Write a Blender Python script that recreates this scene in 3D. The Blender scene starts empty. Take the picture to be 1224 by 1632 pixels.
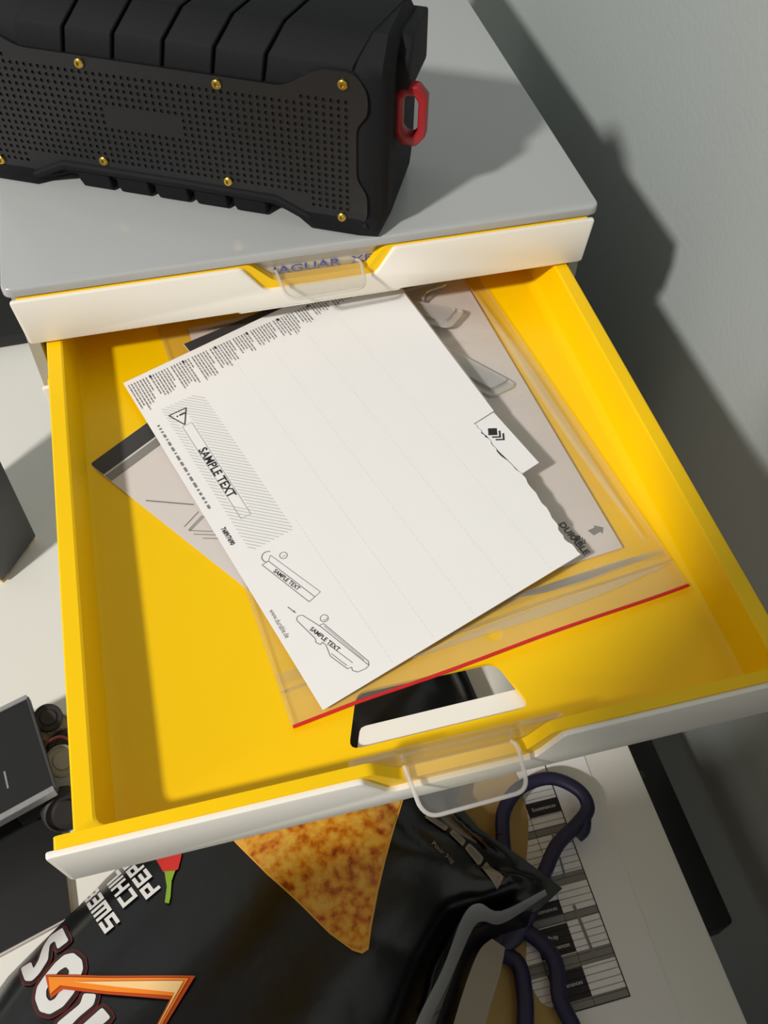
import bpy, bmesh, math, random
from mathutils import Vector, Matrix
random.seed(7)
S = bpy.context.scene
COL = S.collection
H = 0.292                                     # cabinet top above the desk top (desk top is z = 0)

# ------------------------------------------------------------------ camera, light, exposure
cam_d = bpy.data.cameras.new('camera'); cam = bpy.data.objects.new('camera', cam_d); COL.objects.link(cam)
cam_d.sensor_fit = 'HORIZONTAL'; cam_d.sensor_width = 27.0; cam_d.lens = 1504.8*27/1224
cam_d.clip_start = 0.01; cam_d.clip_end = 50
_rt, _dn, _fw = (.9694,-.2447,.0178), (-.1848,-.7760,-.6030), (.1614,.5813,-.7975)
_m = Matrix(((_rt[0],-_dn[0],-_fw[0],.0774),(_rt[1],-_dn[1],-_fw[1],-.3582),(_rt[2],-_dn[2],-_fw[2],.2745+H),(0,0,0,1)))
_l, _q, _s = _m.decompose()
cam.matrix_world = Matrix.Translation(_l) @ _q.to_matrix().to_4x4()
S.camera = cam

w = bpy.data.worlds.new('world'); S.world = w; w.use_nodes = True
w.node_tree.nodes['Background'].inputs[0].default_value = (1.0, .97, .93, 1)
w.node_tree.nodes['Background'].inputs[1].default_value = 0.19

ld = bpy.data.lights.new('ceiling_lamp', 'POINT'); lo = bpy.data.objects.new('ceiling_lamp', ld); COL.objects.link(lo)
lo.location = (-1.78, -1.22, 1.80+H); ld.shadow_soft_size = 0.10; ld.energy = 255; ld.color = (1.0, .97, .925)

S.view_settings.view_transform = 'Standard'; S.view_settings.look = 'None'
S.view_settings.gamma = 1; S.view_settings.use_curve_mapping = False; S.view_settings.exposure = 0.28

# ------------------------------------------------------------------ helpers
def srgb(r, g, b):
    f = lambda c: (c/255/12.92) if c/255 <= .04045 else ((c/255+.055)/1.055)**2.4
    return (f(r), f(g), f(b), 1)
def tag(o, label=None, cat=None, group=None, kind=None):
    if label: o['label'] = label
    if cat: o['category'] = cat
    if group: o['group'] = group
    if kind: o['kind'] = kind
    return o
def empty(name, loc, label, cat, rz=0, group=None):
    o = bpy.data.objects.new(name, None); o.empty_display_size = .02; COL.objects.link(o)
    o.location = loc; o.rotation_euler = (0, 0, rz); o.parent = None
    return tag(o, label, cat, group)
def link(name, me, mat, parent=None, smooth=30):
    if mat is not None: me.materials.clear(); me.materials.append(mat)
    if smooth:
        for p in me.polygons: p.use_smooth = True
        me.set_sharp_from_angle(angle=math.radians(smooth))
    o = bpy.data.objects.new(name, me); COL.objects.link(o)
    if parent is not None: o.parent = parent
    return o
def mesh(name, verts, faces):
    me = bpy.data.meshes.new(name); me.from_pydata([tuple(v) for v in verts], [], faces); me.update(); return me
def bm_mesh(name, bm, recalc=True):
    if recalc: bmesh.ops.recalc_face_normals(bm, faces=bm.faces[:])
    me = bpy.data.meshes.new(name); bm.to_mesh(me); bm.free(); me.update(); return me
def bevel(bm, w, seg=2, ang=30):
    es = [e for e in bm.edges if len(e.link_faces) == 2 and e.calc_face_angle(0) > math.radians(ang)]
    bmesh.ops.bevel(bm, geom=es, offset=w, segments=seg, affect='EDGES', profile=.5, clamp_overlap=True)
def add_box(bm, x0, x1, y0, y1, z0, z1):
    v = [bm.verts.new(p) for p in ((x0,y0,z0),(x1,y0,z0),(x1,y1,z0),(x0,y1,z0),(x0,y0,z1),(x1,y0,z1),(x1,y1,z1),(x0,y1,z1))]
    for f in ((0,3,2,1),(4,5,6,7),(0,1,5,4),(1,2,6,5),(2,3,7,6),(3,0,4,7)): bm.faces.new([v[i] for i in f])
def box_mesh(name, x0, x1, y0, y1, z0, z1, bv=0, seg=2):
    bm = bmesh.new(); add_box(bm, x0, x1, y0, y1, z0, z1)
    if bv: bmesh.ops.recalc_face_normals(bm, faces=bm.faces[:]); bevel(bm, bv, seg)
    return bm_mesh(name, bm)
def add_prism(bm, pts, t, f):
    """pts 2-D outline, t=(t0,t1) extrusion, f(a,b,t)->xyz"""
    n = len(pts); lo_ = [bm.verts.new(f(a, b, t[0])) for a, b in pts]; hi = [bm.verts.new(f(a, b, t[1])) for a, b in pts]
    bm.faces.new(lo_); bm.faces.new(hi[::-1])
    for i in range(n): bm.faces.new((lo_[i], hi[i], hi[(i+1) % n], lo_[(i+1) % n]))
def prism_mesh(name, pts, t, f, bv=0, seg=2, ang=30):
    bm = bmesh.new(); add_prism(bm, pts, t, f); bmesh.ops.recalc_face_normals(bm, faces=bm.faces[:])
    if bv: bevel(bm, bv, seg, ang)
    bmesh.ops.triangulate(bm, faces=[x for x in bm.faces if len(x.verts) > 4])
    return bm_mesh(name, bm)
def XY(a, b, t): return (a, b, t)
def XZ(a, b, t): return (a, t, b)
def round_poly(pts, r, seg=4):
    out = []; n = len(pts)
    for i in range(n):
        p = Vector(pts[i]); a = Vector(pts[i-1])-p; b = Vector(pts[(i+1) % n])-p
        rr = min(r, a.length*.45, b.length*.45); p0 = p+a.normalized()*rr; p1 = p+b.normalized()*rr
        for k in range(seg+1):
            t = k/seg; q = p0*(1-t)**2+p*2*t*(1-t)+p1*t*t; out.append((q.x, q.y))
    return out
def spline(pts, n=6, closed=False):
    P = [Vector(p) for p in pts]; out = []; m = len(P)
    for i in range(m if closed else m-1):
        g = (lambda k: P[k % m]) if closed else (lambda k: P[max(0, min(m-1, k))])
        a, b, c, d = g(i-1), g(i), g(i+1), g(i+2)
        for k in range(n):
            t = k/n; out.append(.5*((2*b)+(c-a)*t+(2*a-5*b+4*c-d)*t*t+(3*b-a-3*c+d)*t**3))
    if not closed: out.append(P[-1])
    return out
def add_tube(bm, path, r, seg=8, closed=False, flat=1.0):
    P = [Vector(p) for p in path]; n = len(P); rings = []; up = Vector((0, 0, 1))
    for i in range(n):
        a = P[i-1] if (closed or i > 0) else P[i]; b = P[(i+1) % n] if (closed or i < n-1) else P[i]
        t = (b-a).normalized(); s = t.cross(up)
        if s.length < 1e-4: s = t.cross(Vector((0, 1, 0)))
        s.normalize(); u = s.cross(t); rr = r[i] if isinstance(r, (list, tuple)) else r
        rings.append([bm.verts.new(P[i]+s*math.cos(2*math.pi*k/seg)*rr+u*math.sin(2*math.pi*k/seg)*rr*flat) for k in range(seg)])
    for i in range(n if closed else n-1):
        A, B = rings[i], rings[(i+1) % n]
        for k in range(seg): bm.faces.new((A[k], A[(k+1) % seg], B[(k+1) % seg], B[k]))
    if not closed: bm.faces.new(rings[0][::-1]); bm.faces.new(rings[-1])
def tube_mesh(name, path, r, seg=8, closed=False, flat=1.0):
    bm = bmesh.new(); add_tube(bm, path, r, seg, closed, flat); return bm_mesh(name, bm)
def loft(bm, loops, cap0=True, cap1=True):
    R = [[bm.verts.new(p) for p in L] for L in loops]; n = len(R[0])
    for A, B in zip(R, R[1:]):
        for k in range(n): bm.faces.new((A[k], A[(k+1) % n], B[(k+1) % n], B[k]))
    if cap0: bm.faces.new(R[0][::-1])
    if cap1: bm.faces.new(R[-1])
    return R
def lathe_mesh(name, prof, seg=20, f=lambda x, y, z: (x, y, z)):
    bm = bmesh.new(); loft(bm, [[f(r*math.cos(2*math.pi*k/seg), r*math.sin(2*math.pi*k/seg), z) for k in range(seg)] for r, z in prof]); return bm_mesh(name, bm)

# flat print: strokes, polygons and letters laid on a surface f(x, y) -> xyz
class Print:
    def __init__(s): s.v = []; s.f = []
    def poly(s, pts):
        i = len(s.v); s.v += [(a, b) for a, b in pts]; s.f.append(list(range(i, i+len(pts))))
    def line(s, a, b, w):
        a, b = Vector(a), Vector(b); d = (b-a).normalized(); n = Vector((-d.y, d.x))*w/2
        s.poly([a-n, b-n, b+n, a+n])
    def path(s, pts, w, closed=False):
        pts = list(pts)
        for a, b in zip(pts, pts[1:]+([pts[0]] if closed else [])): s.line(a, b, w)
    def circle(s, c, r, w, a0=0, a1=360, n=14):
        s.path([(c[0]+r*math.cos(math.radians(a0+(a1-a0)*k/n)), c[1]+r*math.sin(math.radians(a0+(a1-a0)*k/n))) for k in range(n+1)], w)
    def text(s, txt, org, d, size, fat=0.0, length=None, shear=0.0, spacing=1.0, cut=0):
        cu = bpy.data.curves.new('t', 'FONT'); cu.body = txt; cu.size = 1; cu.offset = fat; cu.shear = shear; cu.space_character = spacing
        cu.resolution_u = 3
        o = bpy.data.objects.new('t', cu); me = bpy.data.meshes.new_from_object(o)
        d = Vector(d).normalized(); n = Vector((-d.y, d.x)); org = Vector(org)
        xs = [v.co.x for v in me.vertices] or [0]; k = (length/(max(xs)-min(xs))) if length else size
        bm = bmesh.new(); bm.from_mesh(me)
        if cut: bmesh.ops.subdivide_edges(bm, edges=bm.edges[:], cuts=cut, use_grid_fill=True); bmesh.ops.triangulate(bm, faces=bm.faces[:])
        bm.verts.index_update(); i = len(s.v)
        for v in bm.verts:
            q = org+d*(v.co.x-min(xs))*k+n*v.co.y*size; s.v.append((q.x, q.y))
        for f in bm.faces: s.f.append([i+v.index for v in f.verts])
        bm.free(); bpy.data.meshes.remove(me); bpy.data.objects.remove(o); bpy.data.curves.remove(cu)
    def build(s, name, f, mat, parent=None, keep=None):
        if keep: s.f = [q for q in s.f if all(keep(*s.v[i]) for i in q)]
        me = mesh(name, [f(x, y) for x, y in s.v], s.f)
        bm = bmesh.new(); bm.from_mesh(me)
        for q in bm.faces:
            q.normal_update()
            if q.normal.z < 0: q.normal_flip()
        bm.to_mesh(me); bm.free()
        return link(name, me, mat, parent, smooth=0)

# ------------------------------------------------------------------ materials
def mat(name, col, rough=.5, metal=0, spec=.5, noise=0, nscale=60, bump=0, bscale=400, coat=0, coatr=.1):
    m = bpy.data.materials.new(name); m.use_nodes = True; nt = m.node_tree; b = nt.nodes['Principled BSDF']
    b.inputs['Base Color'].default_value = col; b.inputs['Roughness'].default_value = rough; b.inputs['Metallic'].default_value = metal
    b.inputs['Specular IOR Level'].default_value = spec; b.inputs['Coat Weight'].default_value = coat; b.inputs['Coat Roughness'].default_value = coatr
    if noise or bump: tc = nt.nodes.new('ShaderNodeTexCoord')
    if noise:
        n = nt.nodes.new('ShaderNodeTexNoise'); n.inputs['Scale'].default_value = nscale; n.inputs['Detail'].default_value = 5
        nt.links.new(tc.outputs['Object'], n.inputs['Vector'])
        mx = nt.nodes.new('ShaderNodeMix'); mx.data_type = 'RGBA'
        mx.inputs['A'].default_value = tuple(c*(1-noise) for c in col[:3])+(1,); mx.inputs['B'].default_value = tuple(min(1, c*(1+noise)) for c in col[:3])+(1,)
        nt.links.new(n.outputs['Fac'], mx.inputs['Factor']); nt.links.new(mx.outputs['Result'], b.inputs['Base Color'])
    if bump:
        n2 = nt.nodes.new('ShaderNodeTexNoise'); n2.inputs['Scale'].default_value = bscale; n2.inputs['Detail'].default_value = 4
        nt.links.new(tc.outputs['Object'], n2.inputs['Vector'])
        bp = nt.nodes.new('ShaderNodeBump'); bp.inputs['Strength'].default_value = bump; bp.inputs['Distance'].default_value = .001
        nt.links.new(n2.outputs['Fac'], bp.inputs['Height']); nt.links.new(bp.outputs['Normal'], b.inputs['Normal'])
    return m
def clear(name, haze=.08, gloss=.08, tint=(1, 1, 1), rough=.08, hazecol=(.9, .88, .84), bump=0, bscale=60):
    m = bpy.data.materials.new(name); m.use_nodes = True; nt = m.node_tree; nt.nodes.clear(); N = nt.nodes.new
    out = N('ShaderNodeOutputMaterial'); tr = N('ShaderNodeBsdfTransparent'); tr.inputs[0].default_value = tint+(1,)
    df = N('ShaderNodeBsdfDiffuse'); df.inputs[0].default_value = hazecol+(1,); gl = N('ShaderNodeBsdfGlossy'); gl.inputs['Roughness'].default_value = rough
    m1 = N('ShaderNodeMixShader'); m1.inputs[0].default_value = haze; m2 = N('ShaderNodeMixShader')
    lw = N('ShaderNodeLayerWeight'); lw.inputs['Blend'].default_value = .25
    ad = N('ShaderNodeMath'); ad.operation = 'MULTIPLY_ADD'; ad.inputs[1].default_value = .5; ad.inputs[2].default_value = gloss; ad.use_clamp = True
    nt.links.new(lw.outputs['Facing'], ad.inputs[0]); nt.links.new(ad.outputs[0], m2.inputs[0])
    nt.links.new(tr.outputs[0], m1.inputs[1]); nt.links.new(df.outputs[0], m1.inputs[2])
    nt.links.new(m1.outputs[0], m2.inputs[1]); nt.links.new(gl.outputs[0], m2.inputs[2]); nt.links.new(m2.outputs[0], out.inputs[0])
    if bump:
        tc = N('ShaderNodeTexCoord'); n2 = N('ShaderNodeTexNoise'); n2.inputs['Scale'].default_value = bscale
        nt.links.new(tc.outputs['Object'], n2.inputs['Vector']); bp = N('ShaderNodeBump'); bp.inputs['Strength'].default_value = bump; bp.inputs['Distance'].default_value = .003
        nt.links.new(n2.outputs['Fac'], bp.inputs['Height']); nt.links.new(bp.outputs[0], gl.inputs['Normal'])
    return m
def ramp_mat(name, stops, scale, rough=.4, coat=0, detail=6):
    m = mat(name, (1, 1, 1, 1), rough, coat=coat); nt = m.node_tree
    tc = nt.nodes.new('ShaderNodeTexCoord'); n = nt.nodes.new('ShaderNodeTexNoise'); n.inputs['Scale'].default_value = scale; n.inputs['Detail'].default_value = detail
    r = nt.nodes.new('ShaderNodeValToRGB'); nt.links.new(tc.outputs['Object'], n.inputs['Vector']); nt.links.new(n.outputs['Fac'], r.inputs[0])
    e = r.color_ramp.elements
    while len(e) < len(stops): e.new(.5)
    for k, (p, c) in zip(e, stops): k.position = p; k.color = c
    nt.links.new(r.outputs[0], nt.nodes['Principled BSDF'].inputs['Base Color']); return m

M = dict(
    wall=mat('wall_paint', srgb(166,172,170), .85, noise=.04, nscale=8, bump=.25, bscale=260),
    floor=mat('floor_vinyl', srgb(70,62,54), .6, noise=.15, nscale=12),
    desk=mat('desk_laminate', srgb(240,238,230), .45, noise=.02, nscale=30),
    plate=mat('plate_plastic', srgb(178,180,180), .22, noise=.015, nscale=40, bump=.04, bscale=900),
    house=mat('housing_plastic', srgb(176,178,174), .4),
    white=mat('front_plastic', srgb(244,240,230), .32, noise=.01, nscale=30),
    yellow=mat('yellow_plastic', srgb(253,204,0), .38, spec=.3, noise=.02, nscale=25, bump=.02, bscale=1200),
    rubber=mat('speaker_rubber', srgb(14,15,19), .7, spec=.25, noise=.15, nscale=500, bump=.25, bscale=2500),
    grille=mat('grille_paint', srgb(25,25,27), .42, spec=.4, noise=.12, nscale=700, bump=.15, bscale=2500),
    hole=mat('hole_black', srgb(8,8,9), .8),
    gold=mat('gold_screw', srgb(190,165,82), .35, metal=1),
    red=mat('red_plastic', srgb(150,18,30), .4),
    paper=mat('paper_white', srgb(236,234,232), .75, noise=.012, nscale=50, bump=.03, bscale=300),
    paper2=mat('paper_grey_white', srgb(214,206,200), .75, noise=.012, nscale=50),
    ink=mat('ink_black', srgb(38,36,38), .7), inkg=mat('ink_grey', srgb(128,124,124), .7), inkl=mat('ink_light', srgb(192,192,192), .75),
    tone=mat('tone_grey', srgb(212,213,212), .75), perf=mat('perforation', srgb(222,221,220), .75),
    darkgrey=mat('print_dark', srgb(58,56,58), .55), midgrey=mat('print_mid', srgb(132,128,124), .6),
    pen=mat('pen_blue', srgb(74,78,170), .6),
    zipred=mat('zip_red', srgb(214,30,36), .4),
    blackbox=mat('black_plastic', srgb(26,26,27), .45, noise=.1, nscale=60),
    charcoal=mat('charcoal_plastic', srgb(64,64,64), .5, noise=.06, nscale=60),
    silver=mat('silver_edge', srgb(176,176,176), .35, metal=.6, noise=.15, nscale=300),
    tan=mat('tan_foot', srgb(214,170,96), .5),
    creamdisc=mat('cream_plastic', srgb(172,166,150), .5),
    bag=mat('bag_film', srgb(9,10,13), .28, noise=.3, nscale=20, bump=.25, bscale=90, coat=.12),
    bagwhite=mat('bag_print_white', srgb(226,224,222), .3), bagred=mat('bag_print_maroon', srgb(84,20,18), .35),
    bagfoil=mat('bag_foil', srgb(150,150,152), .35, metal=.35), bagbeige=mat('bag_print_beige', srgb(150,140,124), .5),
    flame1=mat('bolt_deep', srgb(196,74,10), .35), flame2=mat('bolt_orange', srgb(248,142,30), .35), flame3=mat('bolt_cream', srgb(255,214,150), .35),
    pepred=mat('pepper_red', srgb(206,44,34), .3), pepgreen=mat('pepper_green', srgb(132,170,44), .35),
    chip=ramp_mat('chip_print', [(.30, srgb(150,62,16)), (.41, srgb(204,112,24)), (.50, srgb(226,152,42)), (.66, srgb(238,186,78))], 170, .3, detail=8),
    chipedge=mat('chip_edge', srgb(240,180,70), .3),
    purple=mat('scissor_purple', srgb(32,28,62), .5), steel=mat('scissor_steel', srgb(150,150,152), .3, metal=1),
    kraft=mat('kraft_paper', srgb(176,146,86), .8, noise=.06, nscale=90),
    clear=clear('clear_plastic', .06, .02, (.98,.97,.94), .12), clearpart=clear('clear_parts', .34, .06, (.95,.94,.92), .15, (.8,.79,.77)),
    clearrim=clear('clear_rim', .42, .10, (.97,.95,.92), .15, (.95,.92,.88)),
    film=clear('bag_clear_film', .025, .010, (.99,.985,.98), .22, bump=.5, bscale=55), filmedge=clear('film_flange', .07, .02, (.985,.98,.97), .2, bump=.5, bscale=70),
    highlight_streak=clear('film_highlight', .09, .015, (1,1,1), .2, (1,.97,.9)),
    shirt=mat('dark_shirt', srgb(52,54,62), .85, noise=.1, nscale=80), skin=mat('skin', srgb(198,150,122), .55), hair=mat('hair', srgb(44,32,26), .6),
    wire=mat('wire_red', srgb(120,50,36), .5), darkbrown=mat('dark_wheel', srgb(52,48,46), .6), foot=mat('desk_metal', srgb(120,120,120), .4, metal=.8),
)

# ------------------------------------------------------------------ setting
def struct(name, me, m): return tag(link(name, me, m), kind='structure')
struct('wall_right', box_mesh('wall_right', .370, .45, -2.2, 1.0, -.74, 1.75), M['wall'])
struct('wall_back', box_mesh('wall_back', -2.6, .370, .62, .70, -.74, 1.75), M['wall'])
struct('floor', box_mesh('floor', -2.6, .45, -2.2, .70, -.80, -.74), M['floor'])

dk = empty('desk', (-.45, .1, -.74), 'white laminate desk carrying the drawer cabinet, close to the grey wall', 'desk')
def dlocal(me):
    me.transform(Matrix.Translation((.45, -.1, .74))); return me
link('desk_top', dlocal(box_mesh('desk_top', -1.25, .298, -.42, .46, -.025, 0, .0015)), M['desk'], dk)
for x in (-1.2, .23):
    for y in (-.37, .40): link('leg', dlocal(box_mesh('leg', x, x+.05, y, y+.05, -.74, -.025, .003)), M['foot'], dk)

# ------------------------------------------------------------------ drawer cabinet
W = .28
cab = empty('drawer_cabinet', (0, 0, 0), 'grey and white desktop drawer cabinet with one yellow drawer pulled open', 'cabinet')
plate_pts = round_poly([(-.0012,-.0015),(W+.0012,-.0015),(W+.0012,.356),(-.0012,.356)], .005, 4)
link('top_plate', prism_mesh('top_plate', plate_pts, (H-.0052, H), XY, .0012, 3, 50), M['plate'], cab)
bm = bmesh.new()
for a in ((.0012,.0065,.004,.354,0,H-.0052), (W-.0065,W-.0012,.004,.354,0,H-.0052), (.0065,W-.0065,.348,.354,0,H-.0052), (.0065,W-.0065,.006,.348,0,.012)): add_box(bm, *a)
for k in range(11):                                         # runners between the drawers
    z = H-.0052-.0267*k-.0022
    for x0, x1 in ((.0065,.0088),(W-.0088,W-.0065)): add_box(bm, x0, x1, .006, .348, z-.0010, z+.0006)
link('housing', bm_mesh('housing', bm), M['house'], cab)

PITCH, FH = .0267, .0247
# drawer local frame: x across the cabinet, y = 0 at the outer face of the front, z = 0 at the rim
def rect_loop(x0, x1, y0, y1, r, z, seg=4):
    pts = round_poly([(x0,y0),(x1,y0),(x1,y1),(x0,y1)], r, seg); n = seg+1
    pts = [(x, y, z) for x, y in pts]; zl_ = min(z, -.0120)
    return pts[:n]+[(.1040,y0,z),(.1052,y0,zl_),(.1768,y0,zl_),(.1780,y0,z)]+pts[n:]
def tray_mesh():
    bm = bmesh.new(); yb = .335; yf = .0068; zf = -.0213
    L = []
    L.append(rect_loop(.0125, W-.0125, .004, yb, .004, -.0232))            # underside
    L.append(rect_loop(.0112, W-.0112, .0032, yb+.001, .004, -.0030))
    L.append(rect_loop(.0102, W-.0102, .0032, yb+.002, .004, -.0024))      # rim lip
    L.append(rect_loop(.0102, W-.0102, .0032, yb+.002, .004, -.0004))
    L.append(rect_loop(.0108, W-.0108, .0036, yb+.0015, .004, 0))
    L.append(rect_loop(.0165, W-.0165, yf-.0006, yb-.004, .004, 0))
    L.append(rect_loop(.0174, W-.0174, yf, yb-.005, .0045, -.0006))
    L.append(rect_loop(.0196, W-.0196, yf+.0016, yb-.007, .006, -.0150))
    L.append(rect_loop(.0206, W-.0206, yf+.0024, yb-.008, .006, -.0186))
    L.append(rect_loop(.0226, W-.0226, yf+.0042, yb-.010, .006, -.0206))
    L.append(rect_loop(.0250, W-.0250, yf+.0064, yb-.012, .006, zf))
    R = loft(bm, L, False, False)
    hole = round_poly([(.1045,.0215),(.1755,.0222),(.1685,.0435),(.1125,.0435)], .0045, 4)
    ht = [bm.verts.new((x, y, zf)) for x, y in hole]; hb = [bm.verts.new((x, y, -.0232)) for x, y in hole]
    n = len(hole)
    for i in range(n): bm.faces.new((ht[i], ht[(i+1) % n], hb[(i+1) % n], hb[i]))
    for ring, hr in ((R[-1], ht), (R[0], hb)):
        es = [bm.edges.get((ring[i], ring[(i+1) % len(ring)])) for i in range(len(ring))]
        es += [bm.edges.get((hr[i], hr[(i+1) % n])) for i in range(n)]
        bmesh.ops.triangle_fill(bm, edges=es, use_beauty=True)
    # yellow front wall with its own notch, wider than the tray
    pts = round_poly([(.0045,-.0240),(W-.0045,-.0240),(W-.0035,0),(.1735,0),(.1650,-.0112),(.1195,-.0112),(.1085,0),(.0035,0)], .0022, 3)
    add_prism(bm, [(a, b+.0003) for a, b in pts], (.0022, .0066), XZ)
    # small moulding ribs behind the front wall
    for x in (.062, .222): add_box(bm, x-.0006, x+.0006, .0056, .0078, -.0200, -.0022)
    bmesh.ops.recalc_face_normals(bm, faces=bm.faces[:])
    bmesh.ops.triangulate(bm, faces=[f for f in bm.faces if len(f.verts) > 4])
    return bm_mesh('drawer', bm)
def front_mesh():
    pts = [(.0032,-.0252),(W-.0032,-.0252),(W-.0008,-.0004),(.1795,-.0004)]+[(.1770,-.0008),(.1695,-.0130),(.1665,-.0146),(.1165,-.0146),(.1135,-.0130),(.1050,-.0008)]+[(.1025,-.0004),(.0008,-.0004)]
    pts = round_poly(pts, .0016, 3)
    bm = bmesh.new(); add_prism(bm, pts, (0, .0026), XZ); bmesh.ops.recalc_face_normals(bm, faces=bm.faces[:]); bevel(bm, .0007, 2, 60)
    bmesh.ops.triangulate(bm, faces=[f for f in bm.faces if len(f.verts) > 4])
    return bm_mesh('front_panel', bm)
def flange_mesh():                                            # white tongue of the front running under the tray
    return prism_mesh('front_flange', round_poly([(.100,.0006),(.182,.0006),(.182,.0318),(.111,.0308)], .002, 2), (-.0262, -.0246), XY)
def holder_mesh():
    bm = bmesh.new()
    # upright sleeve for the paper label
    pts = round_poly([(.1060,-.0115),(.1745,-.0115),(.1790,.0006),(.1015,.0006)], .002, 3)
    add_prism(bm, pts, (.0064, .0070), XZ); add_prism(bm, pts, (.0084, .0090), XZ)
    add_box(bm, .1015, .1180, .0070, .0084, -.0006, .0006); add_box(bm, .1630, .1790, .0070, .0084, -.0006, .0006)
    return bm_mesh('label_holder', bm)
def lip_mesh():
    bm = bmesh.new()
    o = round_poly([(.1185,.0064),(.1620,.0064),(.1610,-.0118),(.1240,-.0126)], .005, 6)
    zf = lambda y: -.0085+.26*min(0, y)
    n = len(o); cx, cy = .1405, -.004
    top = [bm.verts.new((x, y, zf(y)+.0006)) for x, y in o]; bot = [bm.verts.new((x, y, zf(y)-.0006)) for x, y in o]
    bm.faces.new(top); bm.faces.new(bot[::-1])
    for i in range(n): bm.faces.new((top[i], bot[i], bot[(i+1) % n], top[(i+1) % n]))
    bmesh.ops.triangulate(bm, faces=[f for f in bm.faces if len(f.verts) > 4])
    return bm_mesh('handle_lip', bm)
def rim_mesh():
    o = round_poly([(.1185,.0064),(.1620,.0064),(.1610,-.0118),(.1240,-.0126)], .005, 6)[4:]
    o = [q for q in o if q[1] < .0062]
    i = max(range(len(o)), key=lambda k: (Vector(o[k])-Vector(o[k-1])).length); o = o[i:]+o[:i]
    return tube_mesh('lip_rim', [(x, y, -.0085+.26*min(0, y)+.0004) for x, y in o], .0008, 8)
TM, FM, FLM, HM, LM, RM = tray_mesh(), front_mesh(), flange_mesh(), holder_mesh(), lip_mesh(), rim_mesh()
for me, k in ((TM,'yellow'),(FM,'white'),(FLM,'white'),(HM,'clear'),(LM,'clear'),(RM,'clearrim')):
    me.materials.append(M[k])
    for p in me.polygons: p.use_smooth = True
    me.set_sharp_from_angle(angle=math.radians(28))
def drawer(k, out):
    d = bpy.data.objects.new('drawer', TM); COL.objects.link(d); d.parent = cab
    d.location = (0, -out, H-.0060-PITCH*k)
    for nm, me in (('front_panel', FM), ('front_flange', FLM), ('label_holder', HM), ('handle_lip', LM), ('lip_rim', RM)):
        c = bpy.data.objects.new(nm, me); COL.objects.link(c); c.parent = d
    return d
d0 = drawer(0, .0030); d1 = drawer(1, .2433)
for k in range(2, 10): drawer(k, .0030)
d0['label'] = 'closed top drawer with a handwritten label'; d1['label'] = 'yellow drawer pulled far out, full of papers'
# paper label in the top drawer with its blue handwriting
link('label_card', box_mesh('label_card', .1070, .1735, .0072, .0082, -.0112, .0002), M['paper'], d0)
pr = Print(); pr.text('JAGUAR  XF', (.1190, -.0105), (1, 0), .0060, fat=.006, length=.0490)
hw = pr.build('handwriting', lambda x, z: (x, .0063, z), M['pen'], d0); hw['label'] = 'blue handwritten words on the label'

# ------------------------------------------------------------------ rugged loudspeaker on the cabinet
SA = Vector((-.889, .458, 0)); SN = Vector((-.458, -.889, 0)); SO = Vector((.1624, .0032, H))
sp = empty('loudspeaker', SO, 'black rugged portable loudspeaker with gold screws standing on the cabinet', 'loudspeaker')
def sl(s, n, z): return SA*s+SN*n+Vector((0, 0, z))            # local to the empty
def foot(s, k=0.0, dz=0.0):
    P = [(.0025-k,.0008),(.0035-k,.0045),(.0005-k,.0110),(.0005-k,.0740-dz),(-.0035-k*.6,.0800-dz),(-.0125,.0880-dz),(-.0500,.0880-dz),(-.0600+k*.6,.0800-dz),(-.0640+k,.0720-dz),(-.0640+k,.0120),(-.0620+k,.0008)]
    return [sl(s, n, z) for n, z in P]
def mid(s):
    P = [(-.0080,.0020),(-.0045,.0050),(0,.0125),(0,.0660),(-.0035,.0780),(-.0130,.0862),(-.0500,.0862),(-.0600,.0780),(-.0640,.0680),(-.0640,.0125),(-.0580,.0020)]
    return [sl(s, n, z) for n, z in P]
def endcap(s, lo, hi, n0, n1):
    P = [(n0-.008,lo),(n0-.004,lo+.004),(n0,lo+.010),(n0,hi-.014),(n0-.003,hi-.008),(n0-.011,hi),(n1+.011,hi),(n1+.003,hi-.008),(n1,hi-.014),(n1,lo+.010),(n1+.006,lo)]
    return [sl(s, n, z) for n, z in P]
bm = bmesh.new()
Lr = [endcap(-.0118,.0060,.0835,-.0030,-.0590), foot(-.0085,.0012), foot(.0005), foot(.0230), mid(.0370)]
Ll = [mid(.148), foot(.162), foot(.1845), foot(.194,.0012), endcap(.1970,.0060,.0835,-.0030,-.0590)]
loft(bm, Lr+[mid(.0925)]+Ll)
link('body', bm_mesh('body', bm), M['rubber'], sp, 40)
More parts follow.
